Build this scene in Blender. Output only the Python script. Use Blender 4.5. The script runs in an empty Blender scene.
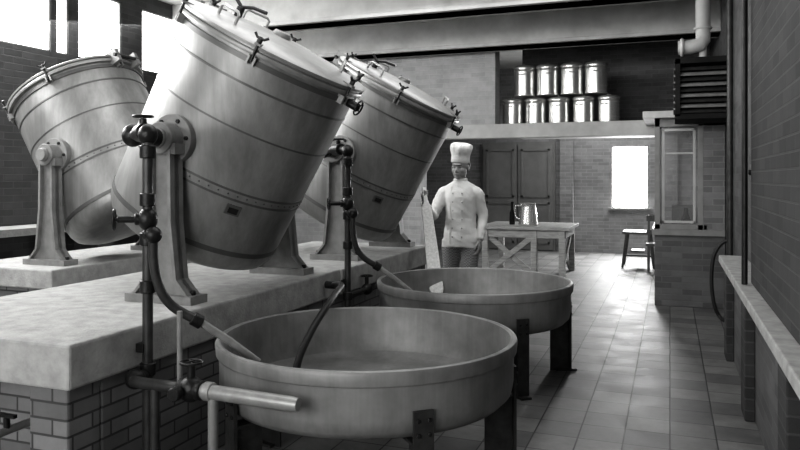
import bpy, bmesh, math, random
from mathutils import Vector, Matrix, noise
random.seed(4)
D=bpy.data
sc=bpy.context.scene
try:
    sc.view_settings.view_transform='Standard'
    sc.view_settings.look='Medium High Contrast'
    sc.view_settings.exposure=0
except Exception as e: print(e)

# ---------------------------------------------------------------- materials
def newmat(name):
    m=D.materials.new(name); m.use_nodes=True
    nt=m.node_tree; b=nt.nodes['Principled BSDF']
    return m,nt,b
def mat(name,v,rough=.6,metal=0.,var=.25,scale=6.,bump=.1,stretch=(1,1,1),spec=.4,streak=0,dent=0):
    m,nt,b=newmat(name)
    tc=nt.nodes.new('ShaderNodeTexCoord'); mp=nt.nodes.new('ShaderNodeMapping')
    mp.inputs['Scale'].default_value=stretch
    nt.links.new(tc.outputs['Object'],mp.inputs['Vector'])
    n=nt.nodes.new('ShaderNodeTexNoise'); n.inputs['Scale'].default_value=scale
    n.inputs['Detail'].default_value=7; n.inputs['Roughness'].default_value=.6
    nt.links.new(mp.outputs[0],n.inputs['Vector'])
    r=nt.nodes.new('ShaderNodeValToRGB')
    r.color_ramp.elements[0].position=.3; r.color_ramp.elements[1].position=.7
    lo=v*(1-var); hi=min(1,v*(1+var))
    r.color_ramp.elements[0].color=(lo,lo,lo*.98,1)
    r.color_ramp.elements[1].color=(hi,hi,hi*.98,1)
    nt.links.new(n.outputs['Fac'],r.inputs['Fac'])
    col=r.outputs['Color']
    if streak:
        n3=nt.nodes.new('ShaderNodeTexNoise'); n3.inputs['Scale'].default_value=streak
        n3.inputs['Detail'].default_value=4; n3.inputs['Roughness'].default_value=.7
        m3=nt.nodes.new('ShaderNodeMapping'); m3.inputs['Scale'].default_value=(1,1,.06)
        nt.links.new(tc.outputs['Object'],m3.inputs['Vector']); nt.links.new(m3.outputs[0],n3.inputs['Vector'])
        mr=nt.nodes.new('ShaderNodeMapRange'); mr.inputs[1].default_value=.3; mr.inputs[2].default_value=.7
        mr.inputs[3].default_value=.82; mr.inputs[4].default_value=1.15
        nt.links.new(n3.outputs['Fac'],mr.inputs[0])
        mx=nt.nodes.new('ShaderNodeMix'); mx.data_type='RGBA'; mx.blend_type='MULTIPLY'; mx.inputs[0].default_value=1
        nt.links.new(col,mx.inputs[6]); nt.links.new(mr.outputs[0],mx.inputs[7]); col=mx.outputs[2]
    nt.links.new(col,b.inputs['Base Color'])
    b.inputs['Roughness'].default_value=rough; b.inputs['Metallic'].default_value=metal
    b.inputs['Specular IOR Level'].default_value=spec
    if bump>0:
        n2=nt.nodes.new('ShaderNodeTexNoise'); n2.inputs['Scale'].default_value=scale*5
        n2.inputs['Detail'].default_value=5
        nt.links.new(mp.outputs[0],n2.inputs['Vector'])
        bp=nt.nodes.new('ShaderNodeBump'); bp.inputs['Strength'].default_value=bump
        bp.inputs['Distance'].default_value=.01
        nt.links.new(n2.outputs['Fac'],bp.inputs['Height'])
        if dent:
            n4=nt.nodes.new('ShaderNodeTexNoise'); n4.inputs['Scale'].default_value=5; n4.inputs['Detail'].default_value=1
            nt.links.new(tc.outputs['Object'],n4.inputs['Vector'])
            b4=nt.nodes.new('ShaderNodeBump'); b4.inputs['Strength'].default_value=dent; b4.inputs['Distance'].default_value=.05
            nt.links.new(n4.outputs['Fac'],b4.inputs['Height']); nt.links.new(b4.outputs[0],bp.inputs['Normal'])
        nt.links.new(bp.outputs[0],b.inputs['Normal'])
    return m
def brick(name,v1,v2,vm,rough=.75,w=.22,h=.07):
    m,nt,b=newmat(name)
    tc=nt.nodes.new('ShaderNodeTexCoord'); s=nt.nodes.new('ShaderNodeSeparateXYZ')
    nt.links.new(tc.outputs['Object'],s.inputs[0])
    a=nt.nodes.new('ShaderNodeMath'); a.operation='ADD'
    nt.links.new(s.outputs[0],a.inputs[0]); nt.links.new(s.outputs[1],a.inputs[1])
    c=nt.nodes.new('ShaderNodeCombineXYZ')
    nt.links.new(a.outputs[0],c.inputs[0]); nt.links.new(s.outputs[2],c.inputs[1])
    t=nt.nodes.new('ShaderNodeTexBrick'); t.inputs['Scale'].default_value=1
    t.inputs['Brick Width'].default_value=w; t.inputs['Row Height'].default_value=h
    t.inputs['Mortar Size'].default_value=.006; t.inputs['Mortar Smooth'].default_value=.3
    t.inputs['Color1'].default_value=(v1,v1,v1,1); t.inputs['Color2'].default_value=(v2,v2,v2,1)
    t.inputs['Mortar'].default_value=(vm,vm,vm,1)
    nt.links.new(c.outputs[0],t.inputs['Vector'])
    n=nt.nodes.new('ShaderNodeTexNoise'); n.inputs['Scale'].default_value=3; n.inputs['Detail'].default_value=8; n.inputs['Roughness'].default_value=.7
    nt.links.new(tc.outputs['Object'],n.inputs['Vector'])
    mr=nt.nodes.new('ShaderNodeMapRange'); mr.inputs[3].default_value=.5; mr.inputs[4].default_value=1.5
    nt.links.new(n.outputs['Fac'],mr.inputs[0])
    mx=nt.nodes.new('ShaderNodeMix'); mx.data_type='RGBA'; mx.blend_type='MULTIPLY'; mx.inputs[0].default_value=1
    nt.links.new(t.outputs['Color'],mx.inputs[6]); nt.links.new(mr.outputs[0],mx.inputs[7])
    nt.links.new(mx.outputs[2],b.inputs['Base Color'])
    b.inputs['Roughness'].default_value=rough
    bp=nt.nodes.new('ShaderNodeBump'); bp.inputs['Strength'].default_value=.5; bp.inputs['Distance'].default_value=.008; bp.invert=True
    nt.links.new(t.outputs['Fac'],bp.inputs['Height']); nt.links.new(bp.outputs[0],b.inputs['Normal'])
    return m
def floor_mat():
    m,nt,b=newmat('quarry_tile')
    tc=nt.nodes.new('ShaderNodeTexCoord')
    t=nt.nodes.new('ShaderNodeTexBrick'); t.offset=0; t.inputs['Scale'].default_value=1
    t.inputs['Brick Width'].default_value=.25; t.inputs['Row Height'].default_value=.25
    t.inputs['Mortar Size'].default_value=.005; t.inputs['Mortar Smooth'].default_value=.4
    t.inputs['Color1'].default_value=(.10,.10,.10,1); t.inputs['Color2'].default_value=(.18,.18,.175,1)
    t.inputs['Mortar'].default_value=(.035,.035,.035,1)
    nt.links.new(tc.outputs['Object'],t.inputs['Vector'])
    n=nt.nodes.new('ShaderNodeTexNoise'); n.inputs['Scale'].default_value=3.5; n.inputs['Detail'].default_value=9; n.inputs['Roughness'].default_value=.75
    nt.links.new(tc.outputs['Object'],n.inputs['Vector'])
    mr=nt.nodes.new('ShaderNodeMapRange'); mr.inputs[1].default_value=.3; mr.inputs[2].default_value=.7; mr.inputs[3].default_value=.6; mr.inputs[4].default_value=1.4
    nt.links.new(n.outputs['Fac'],mr.inputs[0])
    mx=nt.nodes.new('ShaderNodeMix'); mx.data_type='RGBA'; mx.blend_type='MULTIPLY'; mx.inputs[0].default_value=1
    nt.links.new(t.outputs['Color'],mx.inputs[6]); nt.links.new(mr.outputs[0],mx.inputs[7])
    nt.links.new(mx.outputs[2],b.inputs['Base Color'])
    m2=nt.nodes.new('ShaderNodeMapRange'); m2.inputs[3].default_value=.38; m2.inputs[4].default_value=.78
    nt.links.new(n.outputs['Fac'],m2.inputs[0]); nt.links.new(m2.outputs[0],b.inputs['Roughness'])
    b.inputs['Specular IOR Level'].default_value=.42
    bp=nt.nodes.new('ShaderNodeBump'); bp.inputs['Strength'].default_value=.5; bp.inputs['Distance'].default_value=.006; bp.invert=True
    nt.links.new(t.outputs['Fac'],bp.inputs['Height'])
    b2=nt.nodes.new('ShaderNodeBump'); b2.inputs['Strength'].default_value=.3; b2.inputs['Distance'].default_value=.01
    nt.links.new(n.outputs['Fac'],b2.inputs['Height']); nt.links.new(bp.outputs[0],b2.inputs['Normal'])
    nt.links.new(b2.outputs[0],b.inputs['Normal'])
    return m
def emit(name,v,s):
    m,nt,b=newmat(name)
    b.inputs['Base Color'].default_value=(v,v,v,1)
    b.inputs['Emission Color'].default_value=(1,1,1,1); b.inputs['Emission Strength'].default_value=s
    return m
def checker():
    m,nt,b=newmat('check_cloth')
    tc=nt.nodes.new('ShaderNodeTexCoord'); t=nt.nodes.new('ShaderNodeTexChecker')
    t.inputs['Scale'].default_value=70; t.inputs['Color1'].default_value=(.16,.16,.16,1); t.inputs['Color2'].default_value=(.28,.28,.28,1)
    nt.links.new(tc.outputs['Object'],t.inputs['Vector']); nt.links.new(t.outputs[0],b.inputs['Base Color'])
    b.inputs['Roughness'].default_value=.9
    return m

KET=mat('kettle_metal',.25,.42,.45,.22,3.5,.09,(1,1,.5),streak=14,dent=.12)
KBAND=mat('kettle_band',.11,.42,.4,.2,5,.05)
LID=mat('lid_metal',.27,.42,.4,.25,5,.08)
VAT=mat('vat_metal',.215,.5,.3,.30,3.5,.08,streak=9,dent=.08)
CAST=mat('painted_cast_iron',.21,.5,.1,.25,9,.15)
IRON=mat('black_iron',.025,.4,.5,.3,20,.2)
DPIPE=mat('dark_pipe',.05,.42,.4,.35,15,.15)
LPIPE=mat('galvanised_pipe',.30,.4,.35,.25,12,.1)
RUB=mat('rubber_hose',.02,.5,0,.2,20,.1)
CONC=mat('concrete_cap',.36,.85,0,.2,12,.4,spec=.2)
PAINT=mat('ceiling_paint',.40,.8,0,.15,2,.1)
BEAM=mat('beam_paint',.52,.7,0,.18,3,.1)
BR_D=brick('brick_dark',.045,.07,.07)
BR_L=brick('brick_loft',.13,.19,.21)
BR_M=brick('brick_mid',.21,.28,.30)
BR_PT=brick('brick_partition',.36,.44,.44)
BR_P=brick('brick_plinth',.12,.20,.05)
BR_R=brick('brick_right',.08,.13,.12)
BR_PIL=brick('brick_pilaster',.03,.05,.06,.85)
FLOOR=floor_mat()
WOOD=mat('scrubbed_wood',.36,.65,0,.3,6,.2,(1,8,8))
PWOOD=mat('paddle_wood',.55,.7,0,.2,6,.1,(8,8,1))
WOODD=mat('dark_wood',.10,.6,0,.3,6,.2,(8,1,8))
DOORM=mat('door_paint',.20,.65,0,.15,3,.05)
FRAME=mat('frame_paint',.22,.5,0,.15,6,.05)
DARK=mat('dark_paint',.015,.85,0,.3,8,.1,spec=.15)
CAN=mat('tinned_can',.80,.27,.85,.12,8,.02,(1,1,.3))
SKY=emit('window_sky_glass',.8,7.0)
CLOTH=mat('white_cotton',.66,.85,0,.05,10,.25)
CHECK=checker()
SKIN=mat('skin',.28,.6,0,.08,10,.03)
HAIR=mat('hair',.04,.6,0,.2,30,.1)
SHOE=mat('shoe_leather',.03,.4,0,.2,10,.05)
BTN=mat('cloth_button',.35,.5,0,.1,10,0)
m,nt,b=newmat('pane_glass'); b.inputs['Base Color'].default_value=(.5,.5,.5,1); b.inputs['Alpha'].default_value=.12; b.inputs['Roughness'].default_value=.08
GLASS=m

# ---------------------------------------------------------------- builder
class B:
    def __init__(s): s.v=[];s.f=[];s.m=[];s.s=[];s.mats=[]
    def mi(s,m):
        if m not in s.mats: s.mats.append(m)
        return s.mats.index(m)
    def add(s,vs,fs,m,smooth=False,M=None):
        o=len(s.v); k=s.mi(m)
        for p in vs:
            p=Vector(p)
            if M is not None: p=M@p
            s.v.append(p)
        for f in fs:
            s.f.append([i+o for i in f]); s.m.append(k); s.s.append(smooth)
    def box(s,a,b,m,M=None):
        x0,y0,z0=a;x1,y1,z1=b
        if x0>x1:x0,x1=x1,x0
        if y0>y1:y0,y1=y1,y0
        if z0>z1:z0,z1=z1,z0
        vs=[(x0,y0,z0),(x1,y0,z0),(x1,y1,z0),(x0,y1,z0),(x0,y0,z1),(x1,y0,z1),(x1,y1,z1),(x0,y1,z1)]
        s.add(vs,[(3,2,1,0),(4,5,6,7),(0,1,5,4),(1,2,6,5),(2,3,7,6),(3,0,4,7)],m,False,M)
    def lathe(s,prof,m,M=None,n=48,smooth=True):
        vs=[];fs=[];rings=[]
        for r,z in prof:
            if r<1e-5:
                rings.append([len(vs)]); vs.append((0,0,z))
            else:
                rings.append(list(range(len(vs),len(vs)+n)))
                for i in range(n):
                    a=2*math.pi*i/n; vs.append((r*math.cos(a),r*math.sin(a),z))
        for A,C in zip(rings,rings[1:]):
            if len(A)==1 and len(C)==1: continue
            for i in range(n):
                j=(i+1)%n
                if len(A)==1: fs.append((A[0],C[j],C[i]))
                elif len(C)==1: fs.append((A[i],A[j],C[0]))
                else: fs.append((A[i],A[j],C[j],C[i]))
        s.add(vs,fs,m,smooth,M)
    def cyl(s,p,q,r,m,n=20,r2=None,smooth=True):
        p=Vector(p);q=Vector(q);d=q-p;L=d.length
        M=Matrix.Translation(p)@d.to_track_quat('Z','Y').to_matrix().to_4x4()
        r2=r if r2 is None else r2
        c=min(.004,r*.2)
        s.lathe([(0,0),(r-c,0),(r,c),(r2,L-c),(r2-c,L),(0,L)],m,M,n,smooth)
    def tube(s,pts,r,m,n=12,sm=0):
        P=[Vector(p) for p in pts]
        R=list(r) if isinstance(r,(list,tuple)) else [r]*len(P)
        if sm:
            Q=[];RR=[]
            for i in range(len(P)-1):
                a=P[max(i-1,0)];b_=P[i];c=P[i+1];d=P[min(i+2,len(P)-1)]
                for k in range(sm):
                    t=k/sm
                    Q.append(.5*((2*b_)+(c-a)*t+(2*a-5*b_+4*c-d)*t*t+(3*b_-a-3*c+d)*t**3)); RR.append(R[i]*(1-t)+R[i+1]*t)
            Q.append(P[-1]);RR.append(R[-1]);P,R=Q,RR
        vs=[];fs=[]
        T=[(P[min(i+1,len(P)-1)]-P[max(i-1,0)]).normalized() for i in range(len(P))]
        u=T[0].orthogonal().normalized()
        for i,p in enumerate(P):
            u=(u-T[i]*u.dot(T[i])).normalized(); w=T[i].cross(u)
            for k in range(n):
                a=2*math.pi*k/n; vs.append(p+(u*math.cos(a)+w*math.sin(a))*R[i])
        for i in range(len(P)-1):
            for k in range(n):
                j=(k+1)%n; fs.append((i*n+k,i*n+j,(i+1)*n+j,(i+1)*n+k))
        fs.append(tuple(range(n-1,-1,-1))); o=(len(P)-1)*n; fs.append(tuple(range(o,o+n)))
        s.add(vs,fs,m,True)
    def ell(s,c,r,m,M=None,n=20,k=12):
        prof=[]
        for i in range(k+1):
            a=-math.pi/2+math.pi*i/k; prof.append((max(0,math.cos(a)) if 0<i<k else 0,math.sin(a)))
        MM=Matrix.Translation(Vector(c))@(M or Matrix())@Matrix.Diagonal((r[0],r[1],r[2],1))
        s.lathe(prof,m,MM,n)
    def torus(s,c,ax,R,r,m,n=28,k=8):
        Mx=Matrix.Translation(Vector(c))@Vector(ax).to_track_quat('Z','Y').to_matrix().to_4x4()
        prof=[(R+r*math.cos(2*math.pi*i/k),r*math.sin(2*math.pi*i/k)) for i in range(k+1)]
        s.lathe(prof,m,Mx,n)
    def prism(s,poly,y0,y1,m,M=None):
        n=len(poly)
        vs=[(x,y0,z) for x,z in poly]+[(x,y1,z) for x,z in poly]
        fs=[tuple(range(n)),tuple(range(2*n-1,n-1,-1))]+[(i,i+n,(i+1)%n+n,(i+1)%n) for i in range(n)]
        s.add(vs,fs,m,False,M)
    def wheel(s,c,ax,R,m):
        c=Vector(c);ax=Vector(ax).normalized()
        s.torus(c,ax,R,R*.13,m,24,8)
        u=ax.orthogonal().normalized();w=ax.cross(u)
        for k in range(4):
            a=math.pi/2*k; s.cyl(c,c+(u*math.cos(a)+w*math.sin(a))*R,R*.08,m,8)
        s.cyl(c-ax*R*.5,c+ax*R*.2,R*.18,m,12)
    def loft(s,rings,m,n=24):
        vs=[];fs=[]
        for cx,cy,z,rx,ry in rings:
            for i in range(n):
                a=2*math.pi*i/n; vs.append((cx+rx*math.cos(a),cy+ry*math.sin(a),z))
        for q in range(len(rings)-1):
            for i in range(n):
                j=(i+1)%n; fs.append((q*n+i,q*n+j,(q+1)*n+j,(q+1)*n+i))
        fs.append(tuple(range(n-1,-1,-1))); o=(len(rings)-1)*n; fs.append(tuple(range(o,o+n)))
        s.add(vs,fs,m,True)
    def obj(s,name,origin=(0,0,0),bevel=0,world=True):
        o=Vector(origin)
        me=D.meshes.new(name)
        me.from_pydata([tuple(p-o) if world else tuple(p) for p in s.v],[],s.f)
        for m in s.mats: me.materials.append(m)
        for i,p in enumerate(me.polygons):
            p.material_index=s.m[i]; p.use_smooth=s.s[i]
        bm=bmesh.new(); bm.from_mesh(me); bmesh.ops.recalc_face_normals(bm,faces=bm.faces)
        for e in bm.edges:
            if len(e.link_faces)==2 and e.calc_face_angle(0)>math.radians(42): e.smooth=False
        bm.to_mesh(me); bm.free()
        ob=D.objects.new(name,me); ob.location=o
        sc.collection.objects.link(ob)
        if bevel:
            md=ob.modifiers.new('bevel','BEVEL'); md.width=bevel; md.segments=2; md.limit_method='ANGLE'; md.angle_limit=math.radians(50)
        return ob

XL=-6.2; XR=.60; YB=15.0; YF=-2.6; ZC=3.8
# ---------------------------------------------------------------- shell
b=B(); b.box((XL-.3,YF-.3,-.2),(XR+.3,YB+.3,0),FLOOR); b.obj('floor')
b=B(); b.box((XL-.3,YF-.3,ZC),(XR+.3,YB+.3,ZC+.2),PAINT); b.obj('ceiling')
wins=[(-1.6,-.2),(.6,2.0),(2.7,4.1),(4.5,5.90),(5.97,6.14),(6.28,6.95),(7.32,8.12),(8.6,9.4)]
b=B(); zs,zt=2.85,3.62
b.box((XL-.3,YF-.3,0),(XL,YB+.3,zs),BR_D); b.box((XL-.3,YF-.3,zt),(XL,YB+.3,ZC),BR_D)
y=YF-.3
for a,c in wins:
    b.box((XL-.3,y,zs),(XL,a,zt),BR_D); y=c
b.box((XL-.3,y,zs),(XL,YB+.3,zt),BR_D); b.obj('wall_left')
for i,(a,c) in enumerate(wins):
    b=B(); b.box((XL-.07,a,zs),(XL-.05,c,zt),SKY)
    t=.015
    b.box((XL-.045,a,zs),(XL-.01,a+t,zt),FRAME);b.box((XL-.045,c-t,zs),(XL-.01,c,zt),FRAME)
    b.box((XL-.045,a,zs),(XL-.01,c,zs+t),FRAME);b.box((XL-.045,a,zt-t),(XL-.01,c,zt),FRAME)
    b.obj('window_%d'%(i+1))
b=B(); b.box((XL+.01,1.5,.95),(XL+.45,8,1.02),CONC); 
for yy in (1.7,3.2,4.7,6.2,7.7): b.box((XL+.01,yy,0),(XL+.35,yy+.24,.95),BR_D)
b.obj('masonry_bench')
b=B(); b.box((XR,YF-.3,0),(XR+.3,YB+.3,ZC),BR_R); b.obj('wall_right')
b=B(); b.box((.47,3.0,.845),(XR,4.95,ZC),BR_PIL); b.obj('trim_1',bevel=.01)
b=B(); b.tube([(.43,4.9,.845),(.43,4.9,ZC)],.018,IRON); b.obj('conduit_pipe')
b=B(); b.box((.49,-2.6,0),(XR-.005,6.7,.78),BR_R)
for yy in (6.45,4.9,3.2,1.4,-.4): b.box((.43,yy,0),(.49,yy+.25,.78),BR_PIL)
b.box((.39,4.32,.78),(XR-.005,6.74,.84),CONC); b.box((.39,1.9,.78),(XR-.005,4.31,.84),CONC); b.box((.39,-2.6,.78),(XR-.005,1.89,.84),CONC)
b.obj('trim_4',bevel=.008)  # low brick wall with piers under a concrete ledge
b=B(); wx0,wx1,wz0,wz1=-1.10,-.40,.90,2.14
b.box((XL,YB,0),(wx0,YB+.3,ZC),BR_M); b.box((wx1,YB,0),(XR,YB+.3,ZC),BR_M)
b.box((wx0,YB,0),(wx1,YB+.3,wz0),BR_M); b.box((wx0,YB,wz1),(wx1,YB+.3,ZC),BR_M)
b.obj('wall_back')
b=B(); b.box((-2.1,YB-.14,0),(-1.84,YB,ZC),BR_M); b.obj('trim_3')
b=B(); b.box((wx0,YB+.10,wz0),(wx1,YB+.12,wz1),emit('back_window_sky',.8,12))
for a,c in ((wx0,wx0+.02),(wx1-.02,wx1)): b.box((a,YB+.05,wz0),(c,YB+.09,wz1),FRAME)
b.box((wx0,YB+.05,wz0),(wx1,YB+.09,wz0+.02),FRAME); b.box((wx0,YB+.05,wz1-.02),(wx1,YB+.09,wz1),FRAME)
b.obj('window_9')
b=B(); b.box((wx0-.06,YB-.05,wz0-.04),(wx1+.06,YB+.0,wz0),DOORM); b.obj('trim_2')
b=B(); b.box((XL,YF-.3,0),(XR,YF,1.0),BR_M); b.box((XL,YF-.3,3.2),(XR,YF,ZC),BR_M)
for a,c in ((XL,-5.6),(-3.6,-3.0),(-1.0,XR)): b.box((a,YF-.3,1.0),(c,YF,3.2),BR_M)
b.obj('wall_front')
for i,(a,c) in enumerate(((-5.6,-3.6),(-3.0,-1.0))):  # unseen glowing windows, added behind the camera as front fill
    b=B(); b.box((a,YF-.2,1),(c,YF-.17,3.2),emit('front_window_sky%d'%i,.8,2.2))
    for k in range(5):
        x=a+(c-a)*k/4; b.box((x-.02,YF-.16,1),(x+.02,YF-.1,3.2),FRAME)
    for k in range(4):
        z=1+2.2*k/3; b.box((a,YF-.16,z-.02),(c,YF-.1,z+.02),FRAME)
    b.obj('window_%d'%(10+i))
b=B(); YL=10.5
b.box((XL,YL,0),(-3.6,YL+.3,ZC),BR_PT); b.box((-3.6,YL,2.3),(-2.43,YL+.3,ZC),BR_PT)
b.obj('wall_partition')
b=B(); b.box((-3.6,YL-.02,2.09),(XR,YL+.2,2.30),BEAM); b.box((-2.43,YL+.2,2.18),(XR,12.6,2.30),PAINT); b.obj('loft_floor',bevel=.01)
b=B(); b.box((-2.43,12.6,2.18),(XR,12.75,ZC),BR_L); b.obj('wall_loft')
for i,(yy,zb,t) in enumerate(((-.5,3.4,.3),(2.6,3.4,.3),(5.4,3.4,.3),(7.9,3.40,.3),(9.9,3.34,.36))):
    b=B(); b.box((XL,yy,zb),(XR,yy+t,ZC),BEAM); b.box((XL,yy-.06,zb),(XR,yy+t+.06,zb+.05),BEAM); b.obj('ceiling_beam',bevel=.01)
b=B(); b.tube([(XL,8.75,3.62),(XR,8.75,3.62)],.035,LPIPE)
for x in (-5,-3.5,-2,-.5): b.tube([(x,8.75,3.62),(x,8.75,3.8)],.008,IRON)
b.obj('ceiling_pipe')
b=B(); YD=YB-.012
b.box((-3.75,YD-.05,0),(-2.2,YD,2.25),DOORM)
for x0,x1 in ((-3.70,-2.99),(-2.96,-2.25)):
    b.box((x0,YD-.09,.02),(x1,YD-.05,2.2),DOORM)
    for z0,z1 in ((.15,1.0),(1.1,2.1)):
        for a0,a1,c0,c1 in ((x0+.06,x0+.10,z0,z1),(x1-.10,x1-.06,z0,z1),(x0+.06,x1-.06,z0,z0+.04),(x0+.06,x1-.06,z1-.04,z1)):
            b.box((a0,YD-.105,c0),(a1,YD-.09,c1),DOORM)
b.obj('door_1')

# ---------------------------------------------------------------- booth
XB=XR-.01
b=B()
b.box((-.17,9.0,0),(XB,10.4,.83),BR_R)
b.box((-.2,8.97,.83),(XB,10.4,.90),FRAME)
for x,y in ((-.17,9.0),(.30,9.0),(-.17,10.3),(-.17,9.65)):
    b.box((x,y,.9),(x+.06,y+.07,2.2),FRAME)
b.box((.36,9.0,.9),(XB,9.1,2.2),BR_L)
b.box((-.17,9.0,2.10),(XB,9.09,2.2),FRAME); b.box((-.17,9.0,.9),(.4,9.07,.96),FRAME)
b.box((-.17,9.09,2.10),(-.11,10.4,2.2),FRAME); b.box((-.17,9.09,.9),(-.11,10.4,.96),FRAME)
b.box((-.11,9.02,.96),(.30,9.03,2.10),GLASS); b.box((-.15,9.09,.96),(-.14,10.3,2.10),GLASS)
for x0,x1,z0,z1 in ((-.09,-.06,.97,2.08),(.25,.28,.97,2.08),(-.09,.28,.97,1.0),(-.09,.28,2.05,2.08),(-.09,.28,1.78,1.80)):
    b.box((x0,9.035,z0),(x1,9.06,z1),BEAM)
b.box((-.11,10.3,.9),(XB,10.38,2.2),BR_M); b.box((.08,10.25,.9),(.10,10.3,2.1),FRAME)
b.box((.02,9.8,.90),(.3,10.1,1.15),WOODD)
b.lathe([(0,0),(.05,0),(.055,.1),(.03,.16),(.02,.24),(0,.24)],DARK,Matrix.Translation((.18,9.35,.90)),16)
b.box((-.3,8.9,2.2),(XB,10.4,2.28),BEAM)
b.obj('glazed_booth',bevel=.004)
b=B()
b.box((.05,8.1,2.15),(.10,8.9,2.75),DARK); b.box((.55,8.1,2.15),(XB,8.9,2.75),DARK); b.box((.1,8.6,2.15),(.55,8.64,2.75),DARK)
b.box((.05,8.1,2.70),(XB,8.9,2.76),DARK); b.box((.05,8.1,2.12),(XB,8.9,2.17),DARK)
for k in range(9):
    z=2.20+k*.056
    b.box((-.225,-.03,-.005),(.225,.03,.005),CAST if k%2 else DPIPE,Matrix.Translation((.325,8.14,z))@Matrix.Rotation(.6,4,'X'))
for k in range(7):
    z=2.22+k*.07; b.box((.035,8.15,z),(.05,8.85,z+.02),CAST)
b.obj('louvred_ventilator')
b=B(); b.tube([(.33,8.35,ZC),(.33,8.35,3.05),(.33,8.33,2.97),(.30,8.3,2.92),(.2,8.3,2.90),(.08,8.3,2.90)],.075,BEAM,20)
b.torus((.12,8.3,2.9),(1,0,0),.08,.02,BEAM); b.torus((.33,8.35,3.1),(0,0,1),.08,.015,BEAM)
b.cyl((.33,8.35,2.765),(.33,8.35,2.95),.04,BEAM)
b.obj('vent_duct')
b=B(); b.tube([(.58,8.3,.85),(.50,8.3,.80),(.43,8.3,.66),(.41,8.3,.40),(.44,8.3,.15),(.50,8.3,.025),(.56,8.1,.02)],.02,RUB,10,5); b.obj('hanging_hose')
b=B(); b.box((XR-.05,5.7,1.48),(XR,5.85,1.60),IRON); b.cyl((XR-.07,5.77,1.54),(XR-.05,5.77,1.54),.02,IRON); b.obj('light_switch',bevel=.005)
b=B(); b.tube([(XR-.04,7.9,0),(XR-.04,7.9,ZC)],.03,DPIPE); b.obj('riser_pipe')
b=B(); b.tube([(-.9,13.3,ZC),(-.9,13.3,2.42)],.008,IRON)
b.lathe([(.0,2.42),(.03,2.42),(.05,2.36),(.17,2.27),(.175,2.25),(.165,2.26),(.04,2.34),(0,2.35)],IRON,Matrix.Translation((-.9,13.3,0)))
b.obj('pendant_lamp')

# ---------------------------------------------------------------- plinths
PT=.815
b=B()
b.box((-3.6,2.5,0),(-2.34,6.98,PT-.19),BR_P)
b.box((-2.55,2.31,0),(-2.34,2.5,PT-.19),BR_P); b.box((-3.6,2.31,0),(-3.4,2.5,PT-.19),BR_P)
b.box((-3.63,2.28,PT-.19),(-2.3,3.0,PT),CONC)
b.box((-3.63,3.004,PT-.19),(-2.315,4.9,PT),CONC); b.box((-3.63,4.904,PT-.19),(-2.3,7.0,PT),CONC)
b.obj('kettle_plinth',bevel=.012)
PT2=PT
b=B(); b.box((-5.25,4.15,0),(-4.34,7.0,PT2-.15),BR_P); b.box((-5.3,4.1,PT2-.15),(-4.3,7.05,PT2),CONC); b.obj('kettle_plinth',bevel=.012)
b=B(); b.box((-4.3,4.0,0),(-3.63,6.9,.45),BR_D); b.obj('drain_channel')

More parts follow.
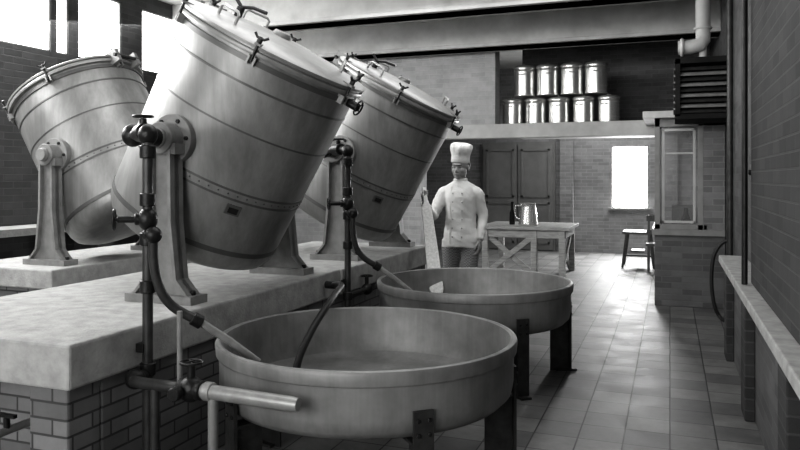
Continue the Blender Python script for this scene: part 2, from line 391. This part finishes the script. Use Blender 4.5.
# ---------------------------------------------------------------- kettles
def kettle(loc,phi,pipe=False):
    b=B(); HZ=.905; sg=1 if phi>0 else -1
    T=Matrix.Translation((0,0,HZ))@Matrix.Rotation(phi,4,'Y')
    b.lathe([(0,-.655),(.36,-.66),(.47,-.65),(.52,-.62),(.545,-.57),(.555,-.5),(.56,-.2),(.568,.2),(.575,.64)],KET,T,72)
    for z,w,h in ((-.50,.03,.004),(-.17,.012,.004),(-.12,.012,.004),(.22,.010,.004),(.47,.012,.005),(.60,.03,.010)):
        r=.555+ (z+.5)*.018
        b.lathe([(r-.01,z-w/2),(r+h,z-w/2),(r+h,z+w/2),(r-.01,z+w/2)],KBAND,T,72)
    for z in (-.145,):
        r=.555+(z+.5)*.018
        for k in range(60):
            a=2*math.pi*k/60
            p=T@Vector((r*math.cos(a),r*math.sin(a),z)); b.ell(p,(.006,.006,.006),KBAND,None,6,4)
    b.lathe([(.57,.635),(.605,.635),(.61,.65),(.605,.662),(.59,.664),(.59,.672),(.608,.675),(.61,.69),(.595,.70),(.45,.722),(.25,.742),(.1,.75),(0,.75)],LID,T,72)
    b.lathe([(0,.78),(.05,.78),(.06,.76),(.06,.74)],LID,T,20)
    for k in range(6):
        a=2*math.pi*(k-.12)/6
        R=T@Matrix.Rotation(a,4,'Z')
        b.box((.575,-.024,.58),(.62,-.012,.63),LID,R); b.box((.575,.012,.58),(.62,.024,.63),LID,R)
        b.box((.56,-.018,.695),(.632,.018,.708),CAST,R)
        b.tube([R@Vector((.613,0,.60)),R@Vector((.613,0,.745))],.008,IRON,8)
        b.tube([R@Vector((.613,-.040,.755)),R@Vector((.613,-.02,.736)),R@Vector((.613,.02,.736)),R@Vector((.613,.040,.755))],.008,IRON,8)
        b.cyl(R@Vector((.613,0,.708)),R@Vector((.613,0,.738)),.016,IRON,8)
    for a,rr in ((0.5,.42),(2.6,.42),(4.4,.42)):
        R=T@Matrix.Rotation(a,4,'Z')
        b.tube([R@Vector(q) for q in ((rr,-.09,.715),(rr,-.09,.775),(rr,-.07,.79),(rr,.07,.79),(rr,.09,.775),(rr,.09,.715))],.009,LPIPE,8)
    R=T@Matrix.Rotation(0,4,'Z') if sg>0 else T@Matrix.Rotation(math.pi,4,'Z')
    for yy in (-.12,.12):
        b.box((-.66,yy-.02,.60),(-.54,yy+.02,.72),CAST,R)
    b.cyl(R@Vector((-.645,-.16,.66)),R@Vector((-.645,.16,.66)),.016,IRON)
    b.cyl(R@Vector((.60,0,.60)),R@Vector((.68,0,.60)),.026,IRON); b.wheel(R@Vector((.68,0,.60)),(R.to_3x3()@Vector((1,0,0))),.045,IRON)
    b.cyl(T@Vector((-.28*sg,-.1,.73)),T@Vector((-.28*sg,-.1,.80)),.025,IRON); b.tube([T@Vector(q) for q in ((-.28*sg,-.1,.80),(-.2*sg,-.1,.83),(-.1*sg,-.1,.84))],.012,IRON,8)
    b.tube([T@Vector(q) for q in ((-.28*sg,-.1,.80),(-.34*sg,-.12,.84))],.012,IRON,8)
    R=T@Matrix.Rotation(-.72 if sg>0 else -2.3,4,'Z')
    b.box((.555,-.045,-.26),(.568,.045,-.20),KBAND,R); b.box((.566,-.03,-.25),(.571,.03,-.215),IRON,R)
    for s_ in (-1,1):
        b.cyl((0,s_*.50,HZ),(0,s_*.60,HZ),.14,CAST,32); b.cyl((0,s_*.5,HZ),(0,s_*.72,HZ),.055,CAST,24)
        for k in range(6):
            a=k*math.pi/3; b.cyl((.11*math.cos(a),s_*.59,HZ+.11*math.sin(a)),(.11*math.cos(a),s_*.612,HZ+.11*math.sin(a)),.013,IRON,6)
        y0=.635*s_
        poly=[(-.19,.04),(-.11,.13),(-.075,.45),(-.07,.84),(.07,.84),(.075,.45),(.11,.13),(.19,.04)]
        b.prism(poly,y0-.018,y0+.018,CAST)
        for q in (1,-1):
            pr=[(q*.19,.04),(q*.11,.13),(q*.075,.45),(q*.07,.84)]; inn=[(x-q*.02,z) for x,z in pr][::-1]
            b.prism(pr+inn,y0-.055,y0+.055,CAST)
        b.box((-.22,y0-.075,0),(.22,y0+.075,.045),CAST)
        b.cyl((0,y0-.065,HZ),(0,y0+.065,HZ),.088,CAST,28)
        b.box((-.10,y0-.05,HZ-.09),(.10,y0+.05,HZ-.03),CAST)
        for x in (-.18,.18): b.cyl((x,y0,.045),(x,y0,.07),.018,IRON,6)
    if pipe:
        ox,oy,oz=2.62,-3.92,-PT
        def P(x,y,z): return (x+ox,y+oy,z+oz)
        b.tube([P(-2.255,2.70,1.30),P(-2.255,2.70,1.64),P(-2.26,2.71,1.69),P(-2.29,2.76,1.72),P(-2.55,2.95,1.72),P(-2.61,3.02,1.72),P(-2.62,3.09,1.72),P(-2.62,3.25,1.72)],.024,DPIPE,14)
        for z in (1.40,1.62): b.cyl(P(-2.255,2.70,z-.03),P(-2.255,2.70,z+.03),.036,IRON,16)
        b.ell(P(-2.262,2.71,1.70),(.045,.045,.05),IRON); b.ell(P(-2.60,3.0,1.72),(.055,.055,.06),IRON)
        b.cyl(P(-2.45,2.88,1.72),P(-2.36,2.81,1.72),.045,IRON,16)
        b.cyl(P(-2.40,2.84,1.72),P(-2.40,2.84,1.79),.018,IRON,12); b.wheel(P(-2.40,2.84,1.80),(0,0,1),.045,IRON)
        b.cyl(P(-2.62,3.09,1.72),P(-2.62,3.22,1.72),.05,IRON,20)
        b.ell(P(-2.255,2.70,1.31),(.045,.045,.055),IRON)
        b.cyl(P(-2.255,2.70,1.31),P(-2.36,2.62,1.31),.016,IRON,12); b.wheel(P(-2.37,2.612,1.31),(-.8,-.6,0),.045,IRON)
        b.cyl(P(-2.255,2.70,1.31),P(-2.30,2.665,1.31),.028,IRON,12)
    else:
        b.cyl((0,-.70,HZ),(0,-.74,HZ),.05,CAST,20)
    o=b.obj('tilting_kettle',world=False); o.location=loc
    return o
PH=math.radians(29)
kettle((-2.62,3.92,PT),PH,True)
kettle((-2.62,6.12,PT),PH,True)
k3=kettle((-4.60,4.98,PT2),-math.radians(30)); k3.scale=(.96,.96,.96)

# ---------------------------------------------------------------- vats
def vat(cx,cy):
    b=B()
    b.lathe([(0,.40),(.62,.40),(.69,.415),(.725,.45),(.735,.50),(.738,.645),(.752,.65),(.756,.695),(.75,.708),(.735,.712),(.722,.705),(.718,.66),(.712,.50),(.69,.455),(.64,.435),(.3,.425),(0,.42)],VAT,None,96)
    b.torus((0,0,.652),(0,0,1),.742,.010,VAT,96,8)
    for k in range(5):
        a=math.radians(-49+72*k)
        R=Matrix.Rotation(a,4,'Z')
        b.box((.742,-.045,.0),(.757,.045,.54),DPIPE,R)
        b.box((.60,-.006,.0),(.745,.006,.40),DPIPE,R); b.box((.64,-.04,0),(.80,.04,.015),DPIPE,R)
        b.box((.55,-.04,.385),(.75,.04,.40),DPIPE,R)
        for z in (.44,.50):
            for yy in (-.025,.025): b.cyl(R@Vector((.756,yy,z)),R@Vector((.766,yy,z)),.010,IRON,8)
    o=b.obj('round_vat',world=False); o.location=(cx,cy,0)
vat(-1.445,3.383); vat(-1.43,5.452)

# ---------------------------------------------------------------- steam pipes
def supply(dy,first):
    b=B()
    def P(x,y,z): return (x,y+dy,z)
    b.tube([P(-2.255,2.70,0),P(-2.255,2.70,1.30)],.024,DPIPE,14)
    for z in (.62,1.0,1.22): b.cyl(P(-2.255,2.70,z-.03),P(-2.255,2.70,z+.03),.036,IRON,16)
    b.cyl(P(-2.255,2.70,1.24),P(-2.20,2.67,1.24),.032,IRON,14)
    b.ell(P(-2.20,2.67,1.24),(.04,.04,.04),IRON)
    b.tube([P(-2.20,2.67,1.24),P(-2.205,2.68,1.12),P(-2.19,2.70,1.00),P(-2.15,2.74,.91),P(-2.06,2.81,.835)],.022,DPIPE,12,5)
    b.cyl(P(-2.08,2.795,.85),P(-2.045,2.822,.823),.032,IRON,14)
    b.tube([P(-2.06,2.81,.835),P(-1.95,2.895,.735),P(-1.84,2.98,.62)],.019,LPIPE,12)
    b.box(P(-2.298,2.67,.70),P(-2.255,2.73,.74),IRON)
    if first:
        b.tube([(-2.255,2.70,.60),(-2.25,2.62,.60),(-2.22,2.57,.60),(-2.15,2.56,.60),(-1.86,2.56,.60)],.026,DPIPE,14)
        b.ell((-2.24,2.60,.60),(.045,.045,.045),IRON)
        b.cyl((-1.97,2.56,.60),(-1.85,2.56,.60),.042,IRON,18); b.ell((-1.91,2.56,.60),(.055,.052,.055),IRON)
        b.cyl((-1.91,2.56,.60),(-1.91,2.56,.71),.018,IRON,12); b.wheel((-1.91,2.56,.715),(0,0,1),.045,IRON)
        b.cyl((-1.93,2.50,.60),(-1.93,2.46,.60),.03,IRON,12)
        b.tube([(-1.86,2.56,.60),(-1.78,2.555,.60),(-1.42,2.54,.597),(-1.385,2.54,.597)],[.033,.031,.031,.026],LPIPE,16)
        b.cyl((-1.84,2.56,.60),(-1.80,2.56,.60),.040,LPIPE,16)
        b.tube([(-1.80,2.56,.60),(-1.80,2.56,.0)],.022,CAST,14)
        b.tube([(-2.0,2.60,.60),(-2.0,2.60,.92)],.012,CAST,10)
        b.tube([(-2.1,2.56,.60),(-2.1,2.56,.0)],.02,DPIPE,14)
    else:
        b.cyl((-2.255,2.70+dy,.62),(-2.255,3.05+dy,.62),.02,DPIPE,12); b.ell((-2.25,3.05+dy,.62),(.045,.05,.045),IRON)
        b.cyl((-2.25,3.05+dy,.62),(-2.25,3.05+dy,.72),.016,IRON,10); b.wheel((-2.25,3.05+dy,.725),(0,0,1),.045,IRON)
    b.obj('steam_supply_pipe')
supply(0,True); supply(2.2,False)
b=B(); b.tube([(-2.24,4.62,.74),(-2.15,4.5,.77),(-2.0,4.25,.80),(-1.90,3.98,.81),(-1.84,3.74,.78),(-1.84,3.55,.68),(-1.85,3.42,.56),(-1.85,3.36,.47)],.02,RUB,12,5)
b.cyl((-2.298,4.62,.74),(-2.22,4.62,.74),.028,IRON,12)
b.obj('drain_hose')
b=B(); b.tube([(-2.7,2.495,.40),(-2.7,2.3,.40),(-2.7,2.24,.385),(-2.7,2.22,.34)],.018,LPIPE,12,4)
b.cyl((-2.7,2.33,.40),(-2.7,2.33,.46),.014,IRON,10); b.box((-2.75,2.32,.46),(-2.65,2.34,.475),IRON)
b.obj('water_tap')

# ---------------------------------------------------------------- paddle
p0=Vector((-1.88,5.92,.50)); p1=Vector((-2.31,6.85,1.405)); pd=(p1-p0).normalized()
xx=(Vector((1,.35,0))-pd*Vector((1,.35,0)).dot(pd)).normalized(); yy=pd.cross(xx)
PM=Matrix((( xx.x,yy.x,pd.x,p0.x),(xx.y,yy.y,pd.y,p0.y),(xx.z,yy.z,pd.z,p0.z),(0,0,0,1)))
L=(p1-p0).length
b=B(); 
poly=[(-.05,0),(-.062,.05),(-.058,.5),(-.048,L-.30),(-.02,L-.22),(-.018,L),(.018,L),(.02,L-.22),(.048,L-.30),(.058,.5),(.062,.05),(.05,0)]
b.prism(poly,-.014,.014,PWOOD,PM); b.obj('stirring_paddle',bevel=.005)

# ---------------------------------------------------------------- table with pitcher
b=B(); tx0,tx1,ty0,ty1=-2.70,-1.45,10.75,12.0
for k in range(5):
    y=ty0+(ty1-ty0)*k/5; b.box((tx0-.06,y,.72),(tx1+.06,y+(ty1-ty0)/5-.004,.77),WOOD)
b.box((tx0,ty0+.04,.60),(tx1,ty0+.08,.72),WOOD); b.box((tx0,ty1-.08,.60),(tx1,ty1-.04,.72),WOOD)
b.box((tx1-.04,ty0+.04,.60),(tx1,ty1-.04,.72),WOOD); b.box((tx0,ty0+.04,.60),(tx0+.04,ty1-.04,.72),WOOD)
for x in (tx0,tx1-.09,):
    for y in (ty0+.02,ty1-.11): b.box((x,y,0),(x+.09,y+.09,.72),WOOD)
xm=(tx0+tx1)/2
def diag(b,p,q,w,t,m):
    p=Vector(p);q=Vector(q);d=(q-p);L=d.length;d.normalize(); n=Vector((0,1,0)) if abs(d.y)<.3 else Vector((1,0,0)); u=n.cross(d)
    M=Matrix(((u.x,n.x,d.x,p.x),(u.y,n.y,d.y,p.y),(u.z,n.z,d.z,p.z),(0,0,0,1)))
    b.box((-w/2,-t/2,0),(w/2,t/2,L),m,M)
b.box((xm+.12,ty0+.03,0),(xm+.21,ty0+.12,.72),WOOD)
diag(b,(tx0+.08,ty0+.05,.06),(xm+.14,ty0+.05,.62),.08,.03,WOOD); diag(b,(tx0+.08,ty0+.085,.62),(xm+.14,ty0+.085,.06),.08,.03,WOOD)
diag(b,(tx1-.05,ty0+.1,.06),(tx1-.05,ty1-.1,.62),.08,.03,WOOD); diag(b,(tx1-.085,ty0+.1,.62),(tx1-.085,ty1-.1,.06),.08,.03,WOOD)
b.obj('work_table',bevel=.006)
b=B(); Mj=Matrix.Translation((-2.04,11.05,.77))
b.lathe([(0,0),(.145,0),(.15,.01),(.145,.04),(.115,.28),(.112,.33),(.12,.345),(.115,.35),(.105,.34),(.108,.28),(.13,.03),(0,.02)],CAN,Mj,40)
b.tube([Mj@Vector(q) for q in ((-.11,0,.30),(-.19,0,.30),(-.21,0,.22),(-.18,0,.12),(-.135,0,.10))],.011,CAN,8,4)
b.obj('metal_pitcher')
b=B(); Mj=Matrix.Translation((-2.32,11.2,.77)); b.lathe([(0,0),(.04,0),(.045,.02),(.04,.18),(.02,.24),(.02,.36),(0,.36)],DARK,Mj,20); b.obj('dark_bottle')

b=B(); b.box((-.75,12.6,.56),(-.25,13.2,.60),WOODD)
for x,dx in ((-.68,-.07),(-.32,.07)):
    for y,dy in ((12.68,-.05),(13.12,.05)): b.tube([(x,y,.57),(x+dx,y+dy,0)],[.025,.02],WOODD,8)
b.tube([(-.73,12.65,.2),(-.27,12.65,.2)],.015,WOODD,8)
b.box((-.62,12.7,.25),(-.40,13.1,.28),WOODD)
b.obj('small_bench',bevel=.005)
b=B(); b.box((-.36,12.05,.42),(.0,12.4,.46),WOODD)
for x in (-.34,-.05):
    b.box((x,12.07,0),(x+.035,12.105,.42),WOODD); b.box((x,12.35,0),(x+.035,12.385,.9),WOODD)
b.box((-.36,12.36,.80),(0,12.38,.9),WOODD); b.box((-.36,12.36,.6),(0,12.38,.66),WOODD)
b.obj('wooden_chair',bevel=.004)

# ---------------------------------------------------------------- milk cans
def can(x,y,z,h,r=.158):
    b=B(); 
    b.lathe([(0,0),(r-.01,0),(r,.008),(r,.03),(r-.006,.035),(r-.006,h*.22),(r,h*.225),(r,h*.25),(r-.006,h*.255),(r-.006,h*.74),(r,h*.745),(r,h*.77),(r-.006,h*.78),(r-.012,h*.84),(r+.006,h*.85),(r+.008,h*.89),(r,h*.92),(r-.03,h*.965),(.05,h*.985),(0,h*.99)],CAN,None,40)
    b.tube([(-.045,0,h*.97),(-.04,0,h+.012),(.04,0,h+.012),(.045,0,h*.97)],.006,CAN,8)
    for s in (-1,1):
        b.tube([(s*(r-.01),-.05,h*.68),(s*(r+.014),-.05,h*.67),(s*(r+.017),0,h*.66),(s*(r+.014),.05,h*.67),(s*(r-.01),.05,h*.68)],.007,CAN,8)
    o=b.obj('milk_can',world=False); o.location=(x,y,z); o.rotation_euler=(0,0,random.uniform(1.2,1.9))
for x in (-2.26,-1.91,-1.56,-1.20,-.84): can(x,10.95,2.30,.42)
for x in (-2.08,-1.73,-1.37,-1.02): can(x,10.95,2.722+.018,.48,.165)

# ---------------------------------------------------------------- chef
CX,CY=-2.07,7.34
def remesh(b,vox,name,smooth=4):
    o=b.obj(name); md=o.modifiers.new('r','REMESH'); md.mode='VOXEL'; md.voxel_size=vox
    s=o.modifiers.new('s','SMOOTH'); s.iterations=smooth; s.factor=.5
    dg=bpy.context.evaluated_depsgraph_get(); dg.update()
    me=D.meshes.new_from_object(o.evaluated_get(dg)); 
    vs=[v.co.copy() for v in me.vertices]; fs=[tuple(p.vertices) for p in me.polygons]
    D.objects.remove(o); return vs,fs
def C(x,y,z): return (CX+x,CY+y,z)
hp=p0+pd*(L-.10)
f=Vector((0,-.683,.73)); f=(f-pd*f.dot(pd)).normalized()
zb=f.cross(pd).normalized()
if zb.x>0: zb=-zb
wr=hp-f*.085+zb*.030
b=B()
b.loft([C(0,0,.78)+(.188,.142),C(0,0,.86)+(.185,.142),C(0,0,.98)+(.170,.132),C(0,0,1.08)+(.160,.122),C(0,-.005,1.2)+(.166,.127),C(0,-.005,1.30)+(.176,.128),C(0,0,1.36)+(.182,.115),C(0,0,1.40)+(.170,.098),C(0,0,1.43)+(.145,.088),C(0,0,1.455)+(.10,.078),C(0,0,1.475)+(.070,.072),C(0,0,1.50)+(.060,.066)],CLOTH)
b.tube([C(-.13,0,1.37),C(-.185,-.01,1.335),C(-.225,-.07,1.22),Vector((-2.335,7.20,1.10)),Vector((-2.33,7.0,1.19)),wr+Vector((0,.03,-.02))],[.055,.068,.060,.052,.048,.042],CLOTH,16,4)
b.tube([C(.13,0,1.37),C(.185,0,1.335),C(.215,.02,1.22),C(.235,.03,1.09),C(.235,-.02,.96),C(.225,-.05,.86)],[.055,.068,.060,.053,.048,.043],CLOTH,16,4)
b.tube([C(-.09,0,.84),C(-.10,0,.70),C(-.105,-.01,.46),C(-.11,.01,.07)],[.11,.102,.08,.07],CHECK,16,3)
b.tube([C(.09,0,.84),C(.10,0,.70),C(.105,-.03,.46),C(.11,-.01,.07)],[.11,.102,.08,.07],CHECK,16,3)
vs,fs=remesh(b,.010,'tmp',5)
for i,v in enumerate(vs):
    c=Vector((CX,CY,v.z)); d=(v-c); d.z=0
    if d.length>1e-4:
        if v.z>.78:
            side=abs(v.x-CX)
            a=.005+.008*max(0,min(1,(side-.14)/.08))
        else: a=.006
        w_=noise.noise(Vector((v.x*9,v.y*9,v.z*12)))+.6*noise.noise(Vector((v.x*18+v.z*12,v.y*16,v.z*20)))
        if v.z>1.44: a=.002
        vs[i]=v+d.normalized()*a*w_
chef=B()
cl=[];tr=[]
for q in fs:
    c=sum((vs[i] for i in q),Vector())/len(q)
    (tr if c.z<.775 else cl).append(q)
chef.add(vs,cl,CLOTH,True); chef.f+= [list(q) for q in tr]; k=chef.mi(CHECK); chef.m+=[k]*len(tr); chef.s+=[True]*len(tr)
chef.torus(C(0,0,1.485),(0,-.15,1),.062,.014,CLOTH,28,8)
for z in (1.34,1.25,1.16,1.07,.98,.89):
    for x in (-.05,.05): chef.ell(C(x,-.130+abs(x)*.1+(-.012 if z<1.0 else 0),z),(.009,.006,.009),BTN,None,10,6)
chef.tube([C(-.07,-.09,1.41),C(-.08,-.114,1.30),C(-.08,-.117,1.1),C(-.08,-.128,.9),C(-.08,-.133,.79)],.004,CLOTH,6,4)
for s in (-1,1):
    chef.ell(C(s*.115,-.06,.045),(.05,.14,.045),SHOE); chef.box(C(s*.115-.045,-.16,0),C(s*.115+.045,.075,.02),SHOE)
HS=1.14; RA=math.radians(-6)
hb=B(); HM=Matrix.Translation(Vector(C(0,-.015,1.615)))@Matrix.Rotation(RA,4,'Z')@Matrix.Scale(HS,4)
def H(x,y,z): return HM@Vector((x,y,z))
R3=Matrix.Rotation(RA,4,'Z')@Matrix.Scale(HS,4)
hb.ell(H(0,.015,.03),(.076,.095,.09),SKIN,R3); hb.ell(H(0,-.014,-.042),(.064,.072,.076),SKIN,R3)
hb.ell(H(0,-.050,-.090),(.032,.028,.024),SKIN,R3)
hb.tube([H(0,-.078,.0),H(0,-.092,-.020),H(0,-.102,-.038)],[.008,.011,.013],SKIN,10)
hb.ell(H(0,-.092,-.042),(.016,.012,.009),SKIN,R3)
hb.ell(H(0,-.078,.020),(.048,.011,.008),SKIN,R3)
hb.ell(H(0,-.081,-.067),(.022,.009,.005),SKIN,R3); hb.ell(H(0,-.079,-.077),(.019,.009,.006),SKIN,R3)
for s in (-1,1):
    hb.ell(H(s*.036,-.056,-.035),(.024,.02,.026),SKIN,R3); hb.ell(H(s*.078,.012,-.01),(.009,.02,.030),SKIN,R3)
hb.tube([C(0,.01,1.45),C(0,.005,1.52),C(0,0,1.58)],[.058,.056,.057],SKIN,16)
vs,fs=remesh(hb,.004,'tmp2',7); chef.add(vs,fs,SKIN,True)
for s in (-1,1):
    chef.ell(H(s*.029,-.0715,.001),(.012,.008,.005),BTN,R3,12,8); chef.ell(H(s*.029,-.078,.001),(.005,.003,.0045),HAIR,R3,10,6)
    chef.tube([H(s*.017,-.0855,.016),H(s*.032,-.085,.020),H(s*.046,-.075,.015)],.0025,HAIR,6,3)
chef.tube([H(-.018,-.084,-.072),H(0,-.0875,-.0715),H(.018,-.084,-.072)],.002,HAIR,6,3)
chef.lathe([(.079,.02),(.084,.035),(.084,.055)],HAIR,HM@Matrix.Translation((0,.020,0))@Matrix.Diagonal((.94,1.10,1,1)),32)
for s in (-1,1): chef.ell(H(s*.074,.04,.01),(.008,.032,.028),HAIR,R3)
chef.ell(H(0,.083,0),(.052,.03,.045),HAIR,R3)
TQ=Matrix.Translation(Vector(C(-.004,-.005,1.668)))@Matrix.Rotation(-.06,4,'X')@Matrix.Rotation(.09,4,'Y')
prof=[(.096,-.012),(.100,-.005),(.101,.03),(.102,.06),(.105,.075),(.115,.10),(.122,.13),(.122,.155),(.112,.178),(.085,.190),(.05,.197),(0,.197)]
n=72;vs=[];fs=[]
for r,z in prof:
    for i in range(n):
        a=2*math.pi*i/n; w_=max(0,min(1,(z-.05)/.05)); rr=r+w_*(.004*math.sin(a*9+z*15)+.008*noise.noise(Vector((math.cos(a)*2.5,math.sin(a)*2.5,z*14))))*(1 if r>0.03 else 0)
        vs.append((rr*math.cos(a)*.95,rr*math.sin(a)*1.08,z+w_*.010*math.sin(a*2+1)))
for q in range(len(prof)-1):
    for i in range(n):
        j=(i+1)%n; fs.append((q*n+i,q*n+j,(q+1)*n+j,(q+1)*n+i))
chef.add(vs,fs,CLOTH,True,TQ)
def hand(w,f,th,zb,curl,thumb):
    f=f.normalized(); th=th.normalized(); zb=zb.normalized()
    M=Matrix(((f.x,th.x,zb.x,w.x),(f.y,th.y,zb.y,w.y),(f.z,th.z,zb.z,w.z),(0,0,0,1)))
    hb=B()
    hb.tube([M@Vector((-.04,0,0)),M@Vector((.005,0,0))],[.026,.026],SKIN,12)
    hb.ell(M@Vector((.045,0,0)),(.052,.042,.017),SKIN,M.to_3x3().to_4x4())
    hb.ell(M@Vector((.03,.022,-.008)),(.032,.020,.016),SKIN,M.to_3x3().to_4x4())
    for k,(yo,sc_) in enumerate(((.032,.92),(.011,1.0),(-.011,.94),(-.031,.76))):
        p=Vector((.075,yo*.9,0)); a=0; pts=[p-Vector((.02,0,0)),p]
        for L_,c in zip((.044*sc_,.028*sc_,.022*sc_),curl):
            a+=math.radians(c); p=p+Vector((math.cos(a)*L_,yo*.06,-math.sin(a)*L_)); pts.append(p)
        hb.tube([M@q for q in pts],[.010,.0102,.0092,.0085,.0065],SKIN,10)
    hb.tube([M@Vector(q) for q in thumb],[.013,.012,.0105,.008],SKIN,10)
    o=len(chef.v); k=chef.mi(SKIN); chef.v+=hb.v; chef.f+=[[i+o for i in q] for q in hb.f]; chef.m+=[k]*len(hb.f); chef.s+=[True]*len(hb.f)
hand(wr,f,pd,zb,(50,75,60),[(.02,.025,-.01),(.045,.05,-.022),(.07,.055,-.045),(.085,.045,-.062)])
hand(Vector(C(.225,-.06,.84)),Vector((.0,-.12,-1)),Vector((-.2,-1,.1)),Vector((1,-.2,0)),(22,28,20),[(.015,.025,-.004),(.04,.05,-.015),(.065,.056,-.025),(.085,.055,-.03)])
chef.obj('chef',origin=(CX,CY,0))

# ---------------------------------------------------------------- lights
def area(name,loc,target,sx,sy,p):
    l=D.lights.new(name,'AREA'); l.shape='RECTANGLE'; l.size=sx; l.size_y=sy; l.energy=p
    o=D.objects.new(name,l); o.location=loc; d=Vector(target)-Vector(loc)
    o.rotation_euler=d.to_track_quat('-Z','Y').to_euler(); sc.collection.objects.link(o)
area('daylight_left',(XL+.1,5.0,3.2),(-1.5,5.5,0),6,.6,280)
area('daylight_front',(-2.2,YF+.1,2.2),(-2.2,6,2.2),4.5,2.0,170)  # added fill lamp behind the camera, brightens the foreground
area('daylight_back',(-.72,YB-.1,1.55),(-.9,9,.0),.65,1.1,130)
area('skylight_near',(-2.2,3.9,3.35),(-2.2,3.9,0),3.2,2.0,58)  # added overhead fill over kettles and vats; the ceiling is closed
area('skylight_far',(-2.0,7.0,3.35),(-2.0,7.6,0),3.2,1.2,55)  # second added ceiling-height fill, further back, no opening above it
area('loft_glow',(-1.2,13.9,3.4),(-1.0,13.0,0),2.4,1.2,65)  # added lamp that brightens the rear room beyond the loft
w=D.worlds.new('world'); sc.world=w; w.use_nodes=True
w.node_tree.nodes['Background'].inputs[0].default_value=(1,1,1,1); w.node_tree.nodes['Background'].inputs[1].default_value=.4

# ---------------------------------------------------------------- camera
cam=D.cameras.new('camera'); co=D.objects.new('camera',cam); sc.collection.objects.link(co)
cam.sensor_width=36; cam.lens=36*720/800; cam.shift_y=-47/800
co.location=(0,0,1.5); co.rotation_euler=(math.radians(90),0,math.radians(20.56))
cam.clip_start=.05
sc.camera=co
